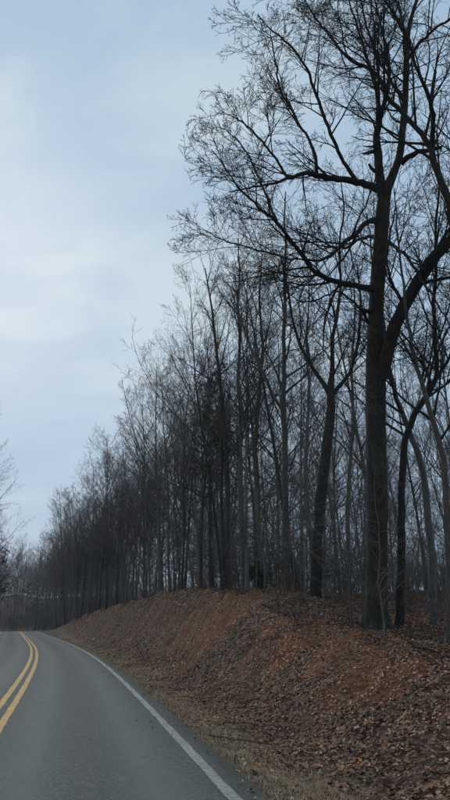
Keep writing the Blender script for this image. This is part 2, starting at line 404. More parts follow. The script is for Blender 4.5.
# ------------------------------------------------------------------ road with markings
def strip(name, offs, zoff, mat, s0, s1, step, parent=None, attrs=None, jit=0.0, thick=0.0):
    s = np.arange(s0, s1, step); k = len(offs)
    cx = np.interp(s, S, CLX); cy = np.interp(s, S, CLY); nx_ = np.interp(s, S, NX); ny_ = np.interp(s, S, NY)
    o = np.repeat(np.asarray(offs, float)[None], len(s), 0)
    if jit:
        fq = 0.9 if len(offs) > 3 else 2.4
        o[:, 0] += jit * (fbm(s, s * 0, fq, 4) - 0.47) * 2; o[:, -1] += jit * (fbm(s + 70, s * 0, fq, 4) - 0.47) * 2
    X = cx[:, None] + o * nx_[:, None]; Y = cy[:, None] + o * ny_[:, None]
    crown = 0.045 * (1 - (np.abs(o) / 3.3) ** 2)
    Zs = road_z(s)[:, None] + crown + zoff
    if thick: Zs[:, 0] -= thick; Zs[:, -1] -= thick
    id_ = np.arange(len(s) * k).reshape(len(s), k)
    q = np.stack([id_[:-1, :-1], id_[:-1, 1:], id_[1:, 1:], id_[1:, :-1]], -1).reshape(-1, 4)
    at = {n: f(o).ravel() for n, f in (attrs or {}).items()}
    return mesh_obj(name, np.stack([X, Y, Zs], -1).reshape(-1, 3), q.ravel(), np.full(len(q), 4), mat, parent, attrs=at)
offs = [-3.36] + list(np.linspace(-3.3, 3.3, 25)) + [3.36]
wear = lambda o: np.exp(-((np.abs(o) - 0.75) / 0.3) ** 2) + np.exp(-((np.abs(o) - 2.25) / 0.33) ** 2)
dirt = lambda o: smooth(2.95, 3.3, np.abs(o)) * 0.9 + 0.35 * np.exp(-((np.abs(o) - 1.5) / 0.35) ** 2)
road = strip('road', offs, 0.0, M_ASPH, 4, 330, 0.5, attrs={'wear': wear, 'dirt': dirt}, jit=0.10, thick=0.09)
tag(road, kind='structure')
for o0 in (-0.21, 0.07): strip('centre_line', [o0, o0 + 0.14], 0.006, M_YEL, 24, 200, 0.2, road, jit=0.014)
for o0 in (-LANE - 0.07, LANE - 0.07): strip('edge_line', [o0, o0 + 0.14], 0.006, M_WHITE, 24, 200, 0.2, road, jit=0.016)
# pale gravel entrance where the road bends away
s_ = np.linspace(0, 1, 14); c0 = 166
bx_ = np.interp(c0, S, CLX) + NX[int(c0 / DS)] * 3.2; by_ = np.interp(c0, S, CLY) + NY[int(c0 / DS)] * 3.2
vv = []
for t in s_:
    wd = 2.2 + 3.5 * (1 - t) ** 3
    for u in (-1, -0.33, 0.33, 1):
        x = bx_ + t * 9; y = by_ + 2 * t + u * wd; vv.append((x, y, terrain_z(x, y) + 0.06))
q = [(i * 4 + j, i * 4 + j + 4, i * 4 + j + 5, i * 4 + j + 1) for i in range(13) for j in range(3)]
drv = mesh_obj('driveway', vv, np.array(q)[:, ::-1].ravel(), [4] * len(q), M_DRIVE); tag(drv, kind='structure')

# ------------------------------------------------------------------ leaf litter and grass
def leaf_shape(kind):
    if kind == 0:   # oval, folded along the rib
        p = [(0, 0, 0), (-.26, .35, .10), (0, .5, 0), (.26, .35, .07), (-.18, .75, .08), (.18, .75, .12), (0, 1, .03)]
        f = [(0, 2, 1), (0, 3, 2), (1, 2, 4), (2, 3, 5), (2, 6, 4), (2, 5, 6)]
    else:           # lobed
        p = [(0, 0, 0), (-.36, .4, .16), (-.16, .55, .02), (-.27, .8, .12), (0, 1, .02), (.3, .75, .08), (.14, .5, .03), (.38, .35, .15)]
        f = [(0, 2, 1), (0, 6, 2), (0, 7, 6), (2, 4, 3), (2, 6, 4), (6, 5, 4)]
    p = np.array(p, float); p[:, 1] -= 0.5
    return p, np.array(f)
LEAFCOL = 2.05 * np.array([1.08, 0.93, 0.85]) * np.array([(.10, .055, .035), (.15, .085, .052), (.20, .13, .085), (.26, .19, .135), (.065, .038, .028), (.17, .08, .04), (.12, .085, .07)])
def scatter_leaves(name, X, Y, size, parent=None, simple=False):
    n = len(X); z, s, d = terrain(X, Y); h = 0.12
    zx = (terrain(X + h, Y)[0] - z) / h; zy = (terrain(X, Y + h)[0] - z) / h
    nearw = np.exp(-np.maximum(0, np.hypot(X, Y) - 25) / 20)
    z = z + nearw * smooth(0.6, 2, d - LANE) * 0.11 * (fbm(X, Y, 3.2, 3) - 0.44)
    onr = np.abs(d) < 3.33; z = np.where(onr, road_z(s) + 0.045 * (1 - (np.abs(d) / 3.3) ** 2) + 0.004, z)
    yaw = rng.random(n) * 6.283; tx = rng.normal(size=n) * 0.38; ty = rng.normal(size=n) * 0.38
    nrmv = nrm(np.stack([-zx + tx, -zy + ty, np.ones(n)], -1))
    a = np.stack([np.cos(yaw), np.sin(yaw), np.zeros(n)], -1); a = nrm(a - nrmv * np.sum(a * nrmv, 1, keepdims=True)); b_ = np.cross(nrmv, a)
    V = []; Fc = []; T = []; off = 0
    col = LEAFCOL[rng.integers(0, len(LEAFCOL), n)] * (0.65 + 0.7 * rng.random((n, 1)))
    hue = fbm(X + 31, Y + 7, 0.9, 3); ckm = clay_mask(X, Y, d - LANE)
    col = col * (0.55 + 0.95 * hue)[:, None] * (1 + (0.25 * ckm + 0.5 * (hue - .45))[:, None] * np.array([0.8, 0.05, -0.4]))
    for kd in (0, 1):
        sel = np.nonzero((np.arange(n) % 2) == kd)[0]; p, f = leaf_shape(kd); m = len(sel)
        if simple: p = np.array([(0, -.5, 0), (-.32, .05, .12), (0, .5, .02), (.32, .0, .09)]); f = np.array([(0, 2, 1), (0, 3, 2)])
        curl = (rng.random((m, 1)) * 1.6 - 0.3)
        P = (np.stack([X, Y, z + 0.012 + 0.02 * rng.random(n)], -1)[sel][:, None]
             + size[sel][:, None, None] * (b_[sel][:, None] * p[None, :, 0:1] + a[sel][:, None] * p[None, :, 1:2] + nrmv[sel][:, None] * (p[None, :, 2:3] * curl[:, :, None])))
        V.append(P.reshape(-1, 3)); Fc.append((f[None] + (np.arange(m) * len(p))[:, None, None] + off).reshape(-1, 3)); off += m * len(p)
        T.append(np.repeat(np.concatenate([col[sel], np.ones((m, 1))], 1), len(p), 0))
    Fc = np.concatenate(Fc)
    return mesh_obj(name, np.concatenate(V), Fc.ravel(), np.full(len(Fc), 3), M_LEAF, parent, smoothf=False, attrs={'tint': np.concatenate(T)})
def sample_bank(n, s0, s1, e0, e1):
    s = s0 + (s1 - s0) * rng.random(n); d = LANE + e0 + (e1 - e0) * rng.random(n)
    return np.interp(s, S, CLX) + d * np.interp(s, S, NX), np.interp(s, S, CLY) + d * np.interp(s, S, NY), d - LANE
LX, LY, LZ = [], [], []
for n, s0, s1, e0, e1, sz in ((96000, 34, 48, 0.5, 9, .062), (40000, 48, 62, 0.5, 10, .078), (30000, 62, 100, 0.6, 9, .11), (12000, 100, 150, 0.6, 8, .17)):
    x, y, ee = sample_bank(n, s0, s1, e0, e1)
    pr = 0.06 + smooth(0.5, 2.2, ee + 2.2 * (fbm(x, y, 0.8, 4) - 0.47)) * (1 - 0.58 * clay_mask(x, y, ee)) * (0.35 + 0.65 * smooth(0.25, 0.5, fbm(x + 3, y, 1.1, 3))) + 0.06
    k = rng.random(n) < pr
    LX.append(x[k]); LY.append(y[k]); LZ.append(sz * (0.6 + 0.75 * rng.random(k.sum())))
x, y, ee = sample_bank(420, 34, 62, -0.55, 0.6); k = rng.random(420) < smooth(-0.6, 0.5, ee)
LX.append(x[k]); LY.append(y[k]); LZ.append(.055 * (0.6 + 0.75 * rng.random(k.sum())))
LX, LY, LZ = map(np.concatenate, (LX, LY, LZ))
nearl = LY < 9.0
litter = scatter_leaves('leaf_litter', LX[nearl], LY[nearl], LZ[nearl]); tag(litter, 'brown dead leaves covering the near end of the roadside bank', 'leaf litter', kind='stuff')
litter = scatter_leaves('leaf_litter', LX[~nearl], LY[~nearl], LZ[~nearl], simple=True); tag(litter, 'brown dead leaves covering the bank farther along the road', 'leaf litter', kind='stuff')
# the nearest leaves one by one
proto = []
for i in range(8):
    p, f = leaf_shape(i % 2); p = p.copy(); p[:, 2] *= rng.random() * 1.8 - 0.2
    c = np.append(LEAFCOL[i % 7] * (0.9 + 0.5 * rng.random()), 1)
    o = mesh_obj('fallen_leaf', p, f.ravel(), np.full(len(f), 3), M_LEAF, ground, smoothf=False, attrs={'tint': np.repeat(c[None], len(p), 0)}); proto.append(o)
x, y, ee = sample_bank(5000, 35.5, 41, 1.2, 5.5)
zc = y * cp; ok = ((x / zc * F + CX) < 452) & (y > 6.2); x, y = x[ok][:290], y[ok][:290]
z = terrain(x, y)[0] + smooth(0.6, 2, road_sd(x, y)[1] - LANE) * 0.11 * (fbm(x, y, 3.2, 3) - 0.44)
for i in range(len(x)):
    o = proto[i] if i < 8 else proto[i % 8].copy()
    if i >= 8: COL.objects.link(o)
    o.parent = ground; o.location = (x[i], y[i], z[i] + 0.035); sz = 0.065 + 0.045 * random.random(); o.scale = (sz,) * 3
    o.rotation_euler = (random.gauss(0, .35) + 0.1, random.gauss(0, .35) - 0.25, random.random() * 6.28)

def grass(name, X, Y, hgt, cols, wid=0.004):
    n = len(X); z = terrain(X, Y)[0]
    yaw = rng.random(n) * 6.283; lean = 0.5 + 0.9 * rng.random(n)
    dirv = np.stack([np.cos(yaw), np.sin(yaw), np.zeros(n)], -1); sd_ = np.stack([-np.sin(yaw), np.cos(yaw), np.zeros(n)], -1) * (wid * (0.6 + 0.8 * rng.random(n)))[:, None]
    b0 = np.stack([X, Y, z - 0.01], -1); up = np.array([0, 0, 1.0])
    mid = b0 + hgt[:, None] * (0.55 * up + dirv * (0.30 * lean)[:, None]); tip = b0 + hgt[:, None] * ((0.95 - 0.35 * lean)[:, None] * up + dirv * (0.95 * lean)[:, None])
    V = np.stack([b0 - sd_, b0 + sd_, mid - sd_ * .8, mid + sd_ * .8, tip], 1).reshape(-1, 3)
    f = (np.array([[0, 1, 3], [0, 3, 2], [2, 3, 4]])[None] + (np.arange(n) * 5)[:, None, None]).reshape(-1, 3)
    c = np.asarray(cols)[rng.integers(0, len(cols), n)] * (0.7 + 0.6 * rng.random((n, 1)))
    return mesh_obj(name, V, f.ravel(), np.full(len(f), 3), M_GRASS, smoothf=False, attrs={'tint': np.repeat(np.concatenate([c, np.ones((n, 1))], 1), 5, 0)})
GX_, GY_, GH = [], [], []
for n, s0, s1, e0, e1, hm in ((32000, 34, 52, .3, 2.6, .08), (15000, 52, 90, .3, 2.6, .11), (7000, 36, 75, 2.2, 6, .2), (6000, 46, 80, 4.0, 7.5, .3)):
    x, y, ee = sample_bank(n, s0, s1, e0, e1)
    pr = (1 - smooth(0.9, 2.2, ee + 2.2 * (fbm(x, y, 0.8, 4) - 0.47))) * smooth(0.2, 0.5, ee) * smooth(0.22, 0.45, fbm(x, y, 2.1, 3)) + 0.3 * smooth(0.5, 0.65, fbm(x + 9, y, 0.7, 3))
    k = rng.random(n) < pr; GX_.append(x[k]); GY_.append(y[k]); GH.append(hm * (0.5 + rng.random(k.sum())))
GR = grass('dry_grass', *map(np.concatenate, (GX_, GY_, GH)), [(.50, .35, .20), (.38, .265, .155), (.58, .44, .28), (.29, .19, .105)])
tag(GR, 'short dry tan grass along the edge of the road', 'grass', kind='stuff')

# ------------------------------------------------------------------ trees
def deep_twigs(P, R, tb, counts, lens, up=(0.10, 0.06, 0.03), rmin=0.0035, ang=(42, 42, 45), t0=0.25, bias=None, biasw=0, g=None, sides=(3, 3, 3), wg=1.0):
    """grow three finer orders of branches on polylines P"""
    cur = (P, R)
    for lv, (k, ln) in enumerate(zip(counts, lens)):
        n = (7, 5, 3)[lv]
        cur = spawn(cur[0], cur[1], k, t0 if lv == 0 else 0.15, 0.98, ang[lv], 12, ln, n, wg * (0.07, 0.075, 0.07)[lv], up[lv], 0.62, rmin * (1.4, 1.15, 0.9)[lv], 0.55, bias, biasw, g=g)
        tb.add(cur[0], cur[1], sides[lv])

def generic_tree(seed, H, r0, crown0, spread, ang, nl, mb, mt, counts=(8, 6, 4), lens=(0.46, 0.46, 0.5), lean=0.02, fork=False, rmin=0.0045, limbs=False, name='bare_tree'):
    g = np.random.default_rng(seed)
    root = empty(name, (0, 0, 0))
    n = 26; t = np.linspace(0, 1, n)
    P = np.zeros((n, 3)); P[:, 2] = t * H - 0.25
    for c in (0, 1):
        P[:, c] = np.cumsum(np.cumsum(g.normal(size=n))) * 0.020 * H / 18 * 0.55 + g.normal() * lean * H * t
        P[:, c] -= P[0, c]
    R = r0 * (1 - 0.93 * t ** 0.85) + 0.006; R[0] *= 1.55; R[1] *= 1.12
    tb = Tubes(); tb.add(P, R, 9, 0.10)
    stems = [(P, R)]
    if fork:
        i = int(n * (0.42 + 0.2 * g.random())); az = g.random() * 6.28; m = n - i
        Q = np.zeros((m, 3)); tt = np.linspace(0, 1, m); hh = (H - P[i, 2]) * 0.92
        Q[:, 0] = P[i, 0] + np.cos(az) * hh * 0.30 * tt ** 0.8; Q[:, 1] = P[i, 1] + np.sin(az) * hh * 0.30 * tt ** 0.8; Q[:, 2] = P[i, 2] + hh * tt
        Q[:, :2] += np.cumsum(g.normal(size=(m, 2)) * 0.05, 0) * tt[:, None]
        RQ = R[i] * 0.78 * (1 - 0.92 * tt) + 0.006; tb.add(Q, RQ, 7, 0.1); stems.append((Q, RQ))
    tb.build('trunk', mb, root)
    cb = Tubes()
    for q, (p, r) in enumerate(stems):
        t0 = crown0 if q == 0 else 0.12
        k = nl if q == 0 else nl // 2
        A, B = spawn(p[None], r[None], k, t0, 0.985, ang, 11, spread, 10, 0.10, 0.085, 0.60, 0.012, 0.62, g=g)
        if limbs:
            for j in range(len(A)):
                lb = Tubes(); lb.add(A[j], B[j], 5); lo = lb.build('limb', mb, root)
                tw = Tubes(); deep_twigs(A[j:j + 1], B[j:j + 1], tw, counts, lens, rmin=rmin, g=g); tw.build('twigs', mt, lo)
        else:
            cb.add(A, B, 5); deep_twigs(A, B, cb, counts, lens, rmin=rmin, g=g)
        if q == 0:   # a few dead stubs and epicormic twigs on the lower bole
            A2, B2 = spawn(p[None], r[None], 7, 0.10, crown0, 75, 14, 0.10, 6, 0.12, 0.02, 0.35, 0.006, 0.1, g=g); cb.add(A2, B2, 3)
            deep_twigs(A2, B2, cb, (4, 3), (0.45, 0.45), rmin=rmin, g=g)
    cb.build('crown', mt, root)
    return root

PARK = Vector((0, -400, 0))
def mk(*a, **k):
    return generic_tree(*a, **k)
VARS = [mk(101, 19, .125, .26, .36, 44, 26, M_GREY, M_TWIGM), mk(102, 21, .14, .32, .32, 42, 24, M_DARK, M_TWIGR, fork=True),
        mk(103, 17, .085, .22, .34, 42, 24, M_GREY, M_TWIGR), mk(104, 20, .11, .34, .30, 42, 22, M_PALE, M_TWIGM),
        mk(105, 18, .10, .26, .38, 48, 20, M_DARK, M_TWIGR, fork=True), mk(106, 15, .065, .20, .36, 42, 20, M_GREY, M_TWIGR),
        mk(107, 22, .155, .30, .34, 46, 24, M_GREY, M_TWIGM, fork=True)]
VDESC = ['straight grey bare tree', 'forked dark-barked bare tree', 'slim grey bare tree', 'pale-barked straight bare tree', 'forked dark reddish-twigged bare tree', 'young thin bare tree', 'big forked grey bare tree']
USED = set()
def place(var, loc, rz, sc, label, group, cat='tree', tilt=(0, 0), name=None):
    src = var
    if id(src) in USED: o = copy_tree(src)
    else: o = src; USED.add(id(src))
    o.location = loc; o.rotation_mode = 'ZYX'; o.rotation_euler = (tilt[0], tilt[1], rz); o.scale = (sc, sc, sc)
    tag(o, label, cat, group)
    return o

# ---- hero oak, traced from the photograph
hb, hz = at_col(377, 5.4)
def trace(pts, zc0, n):
    """pts: (px, py, half width px, depth offset m) -> points and radii"""
    q = np.array([[*pix(x, y, zc0 + dz), r * (zc0 + dz) / F] for x, y, r, dz in pts])
    q = resample(q, n); return q[:, :3], q[:, 3]
HB = pix(377, 640, hz)
oak = empty('oak_tree', (hb[0], hb[1], hb[2]))
tag(oak, 'tallest dark oak with massive forked trunk on the bank crest, nearest the camera', 'tree')
oloc = np.array(hb)
tr = [(377, 645, 18, 0), (376, 628, 15.5, 0), (376, 612, 13.8, 0), (377, 560, 13, 0), (377, 500, 12.6, 0), (376, 430, 12.2, 0), (375.5, 385, 12.6, 0), (375, 345, 10.4, .0), (376, 315, 9.4, .0), (377, 290, 9, .1), (380, 250, 8.6, .1), (383, 205, 8.2, .2), (386, 188, 6.5, .25), (392, 178, 5, .3), (397, 165, 4.6, .35), (401, 152, 4.4, .4), (402, 133, 4.2, .5), (405, 107, 3.9, .6), (406, 75, 3.6, .7), (407, 40, 3, .8), (410, 21, 2.5, .9), (417, 0, 2, 1), (424, -30, 1.3, 1.2), (428, -62, .7, 1.3)]
P, R = trace(tr, hz, 60); R = R * 0.82; tb = Tubes(); tb.add(P - oloc, R, 16, 0.09)
trunk = tb.build('trunk', M_OAK, oak)
trunkPR = (P, R)
limbs = {
 'leader': ([(383, 196, 6, .2), (380, 178, 4.6, .1), (378, 150, 4.2, 0), (376, 136, 3.6, -.1), (380, 116, 2.7, -.2), (386, 101, 2.0, -.3), (390, 70, 1.6, -.5), (386, 50, 1.3, -.7), (380, 20, 1.0, -.9), (372, -10, .6, -1.0)], 30),
 'leader2': ([(378, 118, 2.4, -.2), (378, 95, 1.9, 0), (370, 68, 1.6, .3), (360, 35, 1.2, .6), (350, 5, .8, .8), (345, -25, .5, 1)], 22),
 'right_fork': ([(382, 378, 7.2, -.1), (386, 358, 7.0, -.2), (393, 333, 6.8, -.4), (402, 309, 6.6, -.6), (419, 280, 6.4, -.9), (437, 253, 6.0, -1.2), (452, 239, 5.6, -1.4), (470, 215, 4.5, -1.6), (485, 180, 3.8, -1.7), (492, 120, 3, -1.8), (500, 60, 2, -1.9), (505, 0, 1.2, -2)], 40),
 'crossing_limb': ([(456, 236, 4.4, -1.45), (450, 205, 4.0, -1.2), (442, 183, 3.7, -1.0), (434, 161, 3.3, -.8), (430, 145, 3.0, -.7), (418, 129, 2.5, -.6), (405, 115, 2.3, -.5), (388, 99, 2.1, -.3), (381, 80, 1.9, -.1), (370, 68, 1.8, .1), (354, 63, 1.6, .3), (341, 52, 1.4, .5), (331, 37, 1.2, .7), (320, 24, 1.0, .9), (309, 8, .7, 1.1), (300, -12, .4, 1.2)], 44),
 'right_spire': ([(432, 148, 2.6, -.7), (434, 123, 2.4, -.9), (431, 101, 2.1, -1.1), (421, 78, 1.7, -1.3), (413, 56, 1.3, -1.4), (404, 30, 1.0, -1.6), (398, 0, .6, -1.7)], 24),
 'stub_limb': ([(401, 163, 3.4, .3), (407, 158, 2.8, .2), (418, 152, 2.5, .0), (429, 150, 2.2, -.2), (441, 148, 1.6, -.4)], 12),
 'left_limb': ([(382, 190, 5, .2), (375, 188, 3.9, .1), (362, 183, 3.4, -.1), (346, 180, 3.1, -.3), (330, 178, 2.9, -.5), (316, 175.5, 2.7, -.7), (308, 172, 2.3, -.8), (296, 176, 1.9, -.9), (287, 179, 1.5, -1), (268, 185, 1.1, -1.2), (248, 188, .8, -1.4), (228, 192, .5, -1.6)], 34),
 'left_riser': ([(357, 182, 2.4, -.2), (348, 168, 2.0, -.4), (341, 156, 1.9, -.6), (328, 128, 1.7, -1.0), (315, 91, 1.5, -1.4), (309, 72, 1.3, -1.6), (297, 53, 1.1, -1.8), (280, 35, .9, -2), (267, 27, .6, -2.1), (258, 14, .4, -2.2)], 30),
 'left_riser2': ([(317, 176, 1.9, -.7), (315, 153, 1.6, -.5), (311, 142, 1.5, -.4), (299, 125, 1.3, -.2), (288, 105, 1.2, 0), (280, 91, 1.0, .2), (275, 59, .8, .4), (270, 30, .5, .5)], 26),
 'left_riser3': ([(288, 179, 1.4, -1), (284, 171, 1.3, -1.0), (268, 148, 1.1, -1.2), (250, 128, .9, -1.4), (236, 118, .7, -1.5), (222, 112, .4, -1.6)], 22),
 'drooping_limb': ([(378, 221, 4, .1), (372, 220, 2.9, 0), (365, 223, 2.5, -.3), (357, 233, 2.2, -.6), (343, 243, 1.9, -1.0), (330, 256, 1.5, -1.3), (318, 262, 1.1, -1.5), (302, 258, .8, -1.8), (288, 262, .5, -2)], 24),
 'drooping_limb2': ([(378, 238, 3, .2), (372, 236, 1.8, .4), (359, 239, 1.6, .8), (346, 248, 1.3, 1.3), (330, 246, 1.0, 1.8), (312, 236, .7, 2.2), (298, 232, .5, 2.5)], 20),
 'low_limb': ([(377, 289, 5, .1), (367, 288, 3.2, -.1), (346, 284, 2.8, -.6), (330, 280, 2.6, -1.0), (313, 271, 2.3, -1.4), (300, 252, 2.0, -1.7), (287, 236, 1.8, -2.0), (276, 220, 1.6, -2.2), (263, 212, 1.4, -2.5), (249, 199, 1.1, -2.8), (236, 185, .9, -3), (225, 167, .7, -3.2), (212, 150, .4, -3.4)], 40),
 'low_riser': ([(277, 221, 1.4, -2.2), (268, 199, 1.2, -2.0), (260, 180, 1.0, -1.9), (249, 156, .8, -1.8), (236, 138, .6, -1.7), (222, 128, .4, -1.6)], 22),
 'low_branch': ([(297, 258, 1.3, -1.7), (290, 260, 1.1, -1.4), (276, 255, 1.0, -1.1), (255, 249, .9, -.8), (233, 243, .7, -.5), (215, 236, .5, -.3), (198, 228, .3, 0)], 22),
 'right_drooper': ([(381, 240, 3, .1), (387, 241, 1.8, -.2), (398, 250, 1.7, -.5), (407, 255, 1.6, -.8), (415, 268, 1.4, -1.1), (424, 285, 1.2, -1.4), (435, 299, 1.0, -1.7), (447, 320, .7, -2), (455, 345, .4, -2.2)], 24),
 'crossing_branch': ([(373, 330, 2, .2), (364, 314, 1.3, -.3), (352, 300, 1.1, -.7), (336, 290, 1.0, -1.1), (318, 300, .8, -1.5), (300, 303, .6, -1.9), (284, 290, .4, -2.2)], 20),
 'fork_branch': ([(404, 305, 2, -.6), (392, 285, 1.4, -1.0), (386, 262, 1.1, -1.4), (389, 236, .9, -1.7), (396, 205, .6, -2.0)], 18),
 'high_left': ([(405, 100, 2, .6), (392, 82, 1.5, 1.0), (376, 55, 1.3, 1.4), (366, 25, 1.0, 1.8), (360, -5, .7, 2.0)], 20),
 'high_right': ([(407, 60, 2, .7), (420, 42, 1.5, .5), (436, 28, 1.2, .2), (452, 18, .9, 0), (470, -4, .5, 0)], 20),
 'high_left2': ([(407, 38, 1.8, .8), (396, 18, 1.4, .4), (382, -6, 1.0, 0), (370, -34, .6, -.3)], 16),
}
gh = np.random.default_rng(77)
for nm, (pts, n) in limbs.items():
    P, R = trace(pts, hz, n)
    wig = gh.normal(size=(n, 3)) * 0.010; wig[:2] = 0; P = P + wig
    tb = Tubes(); tb.add(P - oloc, R, 8 if R.max() > 0.05 else 6, 0.10); lo = tb.build('limb', M_OAK, oak)
    if nm == 'stub_limb': continue
    tw = Tubes(); Ln = np.sum(np.linalg.norm(np.diff(P, axis=0), axis=1))
    k = int(np.clip(Ln * 3.7, 10, 28)); lift = np.array([-0.25, -0.05, 0.55])
    A, B = spawn((P - oloc)[None], R[None], k, 0.22, 0.99, 46, 14, 1.0, 10, 0.10, 0.03, 0.55, 0.006, 0.45, lift, 0.6, labs=1.65 if pts[-1][0] < 275 else 2.2, g=gh)
    tw.add(A, B, 4)
    deep_twigs(A, B, tw, (7, 5, 2), (0.50, 0.5, 0.6), up=(.04, .02, .0), rmin=0.0038, ang=(47, 47, 44), bias=lift, biasw=0.12, wg=1.5, g=gh)
    tw.build('twigs', M_TWIG, lo)
P, R = trunkPR; tw = Tubes()
A, B = spawn((P - oloc)[None], R[None], 16, 0.68, 0.99, 48, 12, 1.0, 10, 0.11, 0.06, 0.4, 0.008, 0.35, labs=2.3, g=gh)
tw.add(A, B, 4); deep_twigs(A, B, tw, (7, 5, 2), (0.50, 0.5, 0.55), up=(.04, .02, .0), rmin=0.0038, ang=(46, 46, 44), g=gh, wg=1.5); tw.build('twigs', M_TWIG, trunk)
for pts in ([(376, 151, 2.2, 0), (370, 152, 1.9, -.1), (364, 154, 1.3, -.2), (361, 153, .4, -.25)], [(376, 172, 2, 0), (371, 168, 1.6, -.05), (369, 164, 1.3, -.1)], [(377, 145, 1.4, 0), (370, 147, 1.1, -.1), (363, 146, .3, -.2)], [(373, 312, 3, 0), (366, 311, 2, -.2), (362, 310, 1.6, -.25)]):
    P, R = trace(pts, hz, 6); tb = Tubes(); tb.add(P - oloc, R, 7, 0.2); tb.build('broken_stub', M_OAK, oak)
for a in (3.0, 4.2, 5.6, 1.2):                          # root flare
    q = np.array([[math.cos(a) * .12, math.sin(a) * .12, 0.6, 0.14], [math.cos(a) * .2, math.sin(a) * .2, 0.28, 0.14], [math.cos(a) * .30, math.sin(a) * .30, 0.03, 0.11], [math.cos(a) * .5, math.sin(a) * .5, -0.16, 0.06]])
    q = resample(q, 8); tb = Tubes(); tb.add(q[:, :3], q[:, 3], 7, 0.15); tb.build('root', M_OAK, oak)

# ---- other trees with a traced trunk
def traced_tree(name, label, e, trace_pts, branches, mb, mt, seed, twl=1.8, k=18, t0=0.45, cnt=(6, 5, 2), rm=0.0040, extra_top=None, group=None):
    g = np.random.default_rng(seed)
    b, zc0 = at_col(trace_pts[0][0], e)
    root = empty(name, tuple(b)); tag(root, label, 'tree', group)
    pts = [(*p, 0) if len(p) == 3 else p for p in trace_pts]
    P, R = trace(pts, zc0, 40); P = P - b; R = R * (1 - 0.25 * np.linspace(0, 1, 40))
    P[:, :2] -= P[0, :2]                                         # its foot stands on the ground there
    dz = P[0, 2] + 0.2; P[:, 2] -= dz * (1 - np.linspace(0, 1, 40))
    P[2:-1] += g.normal(size=(37, 3)) * 0.012
    tb = Tubes(); tb.add(P, R, 9, 0.10); tb.build('trunk', mb, root)
    def branchset(P, R, k, t0, parent, L_):
        tw = Tubes()
        A, B = spawn(P[None], R[None], k, t0, 0.998, 40, 13, 1.0, 9, 0.075, 0.05, 0.55, 0.007, 0.35, labs=L_, g=g)
        tw.add(A, B, 4); deep_twigs(A, B, tw, cnt, (0.52, 0.5, 0.55), up=(.05, .03, .0), rmin=rm, ang=(46, 44, 42), g=g, wg=1.3); tw.build('twigs', mt, parent)
    branchset(P, R, k, t0, root.children[0], twl)
    for br in branches:
        pts = [(*p, 0) if len(p) == 3 else p for p in br]
        Q, RQ = trace(pts, zc0, 20); Q = Q - b
        Q = Q + (P[np.argmin(np.linalg.norm(P - Q[0], axis=1))] - Q[0])[None]
        tb = Tubes(); tb.add(Q, RQ, 6, 0.08); lo = tb.build('limb', mb, root); branchset(Q, RQ, 9, 0.2, lo, twl * 0.8)
    return root
traced_tree('crooked_tree', 'crooked dark tree just right of the big oak trunk, bending right and forking', 6.0,
    [(397, 632, 5.5), (399, 600, 4.6), (400, 570, 4.3), (401, 540, 4.2), (401, 500, 4), (401, 467, 3.8), (404, 445, 3.6), (407, 425, 3.6), (415, 406, 3.5), (424, 394, 3.3), (433, 384, 3), (437, 365, 2.7), (433, 335, 2.4), (434, 300, 2.1), (436, 262, 1.9), (435, 225, 1.6), (439, 180, 1.3), (437, 130, .9), (441, 90, .5)],
    [[(423, 395, 2.6), (430, 378, 2.0), (426, 365, 1.6), (417, 352, 1.2), (404, 345, .8), (390, 330, .5)], [(435, 370, 2), (446, 355, 1.6), (455, 330, 1.2), (460, 290, .8)]], M_DARK, M_TWIG, 201, 2.0, 22, 0.40)
traced_tree('leaning_tree', 'pale grey slim tree leaning left, right of the crooked dark tree', 7.2,
    [(432, 640, 4.4), (432, 600, 4.1), (431, 555, 4), (427, 515, 3.9), (425, 485, 3.7), (417, 455, 3.5), (407, 430, 3.2), (397, 404, 2.8), (389, 372, 2.4), (384, 340, 2), (379, 300, 1.6), (372, 260, 1.2), (366, 215, .7)], [], M_PALE, M_TWIG, 202, 2.0, 22, 0.45)
traced_tree('leaning_tree', 'second pale slim leaning tree, close to the right edge of the picture', 6.4,
    [(450, 660, 4.6), (449, 610, 4.3), (448, 560, 4), (446, 500, 3.8), (442, 457, 3.5), (435, 430, 3.2), (425, 400, 2.8), (417, 372, 2.5), (410, 345, 2.2), (406, 315, 1.9), (401, 275, 1.5), (396, 230, 1.1), (394, 190, .6)], [], M_GREY, M_TWIG, 203, 2.0, 20, 0.45)
traced_tree('dark_tree', 'dark tree left of the oak with a thick bole that forks halfway up', 6.6,
    [(315, 612, 7), (315, 590, 5.8), (317, 540, 5.5), (320, 505, 5.8), (325, 465, 5.6), (328, 440, 5.4), (330, 410, 5), (330, 394, 4.2), (332, 373, 2.6), (331, 347, 2.2), (337, 320, 1.9), (340, 290, 1.6), (338, 255, 1.3), (343, 215, 1.0), (340, 180, .6)],
    [[(329, 398, 3.2), (321, 385, 2.2), (311, 371, 1.9), (299, 350, 1.6), (291, 325, 1.3), (286, 290, 1), (278, 255, .6)], [(331, 396, 3), (338, 388, 2.2), (350, 374, 1.8), (358, 345, 1.5), (361, 305, 1.2), (357, 265, .7)]], M_DARK, M_TWIG, 204, 2.2, 16, 0.5)
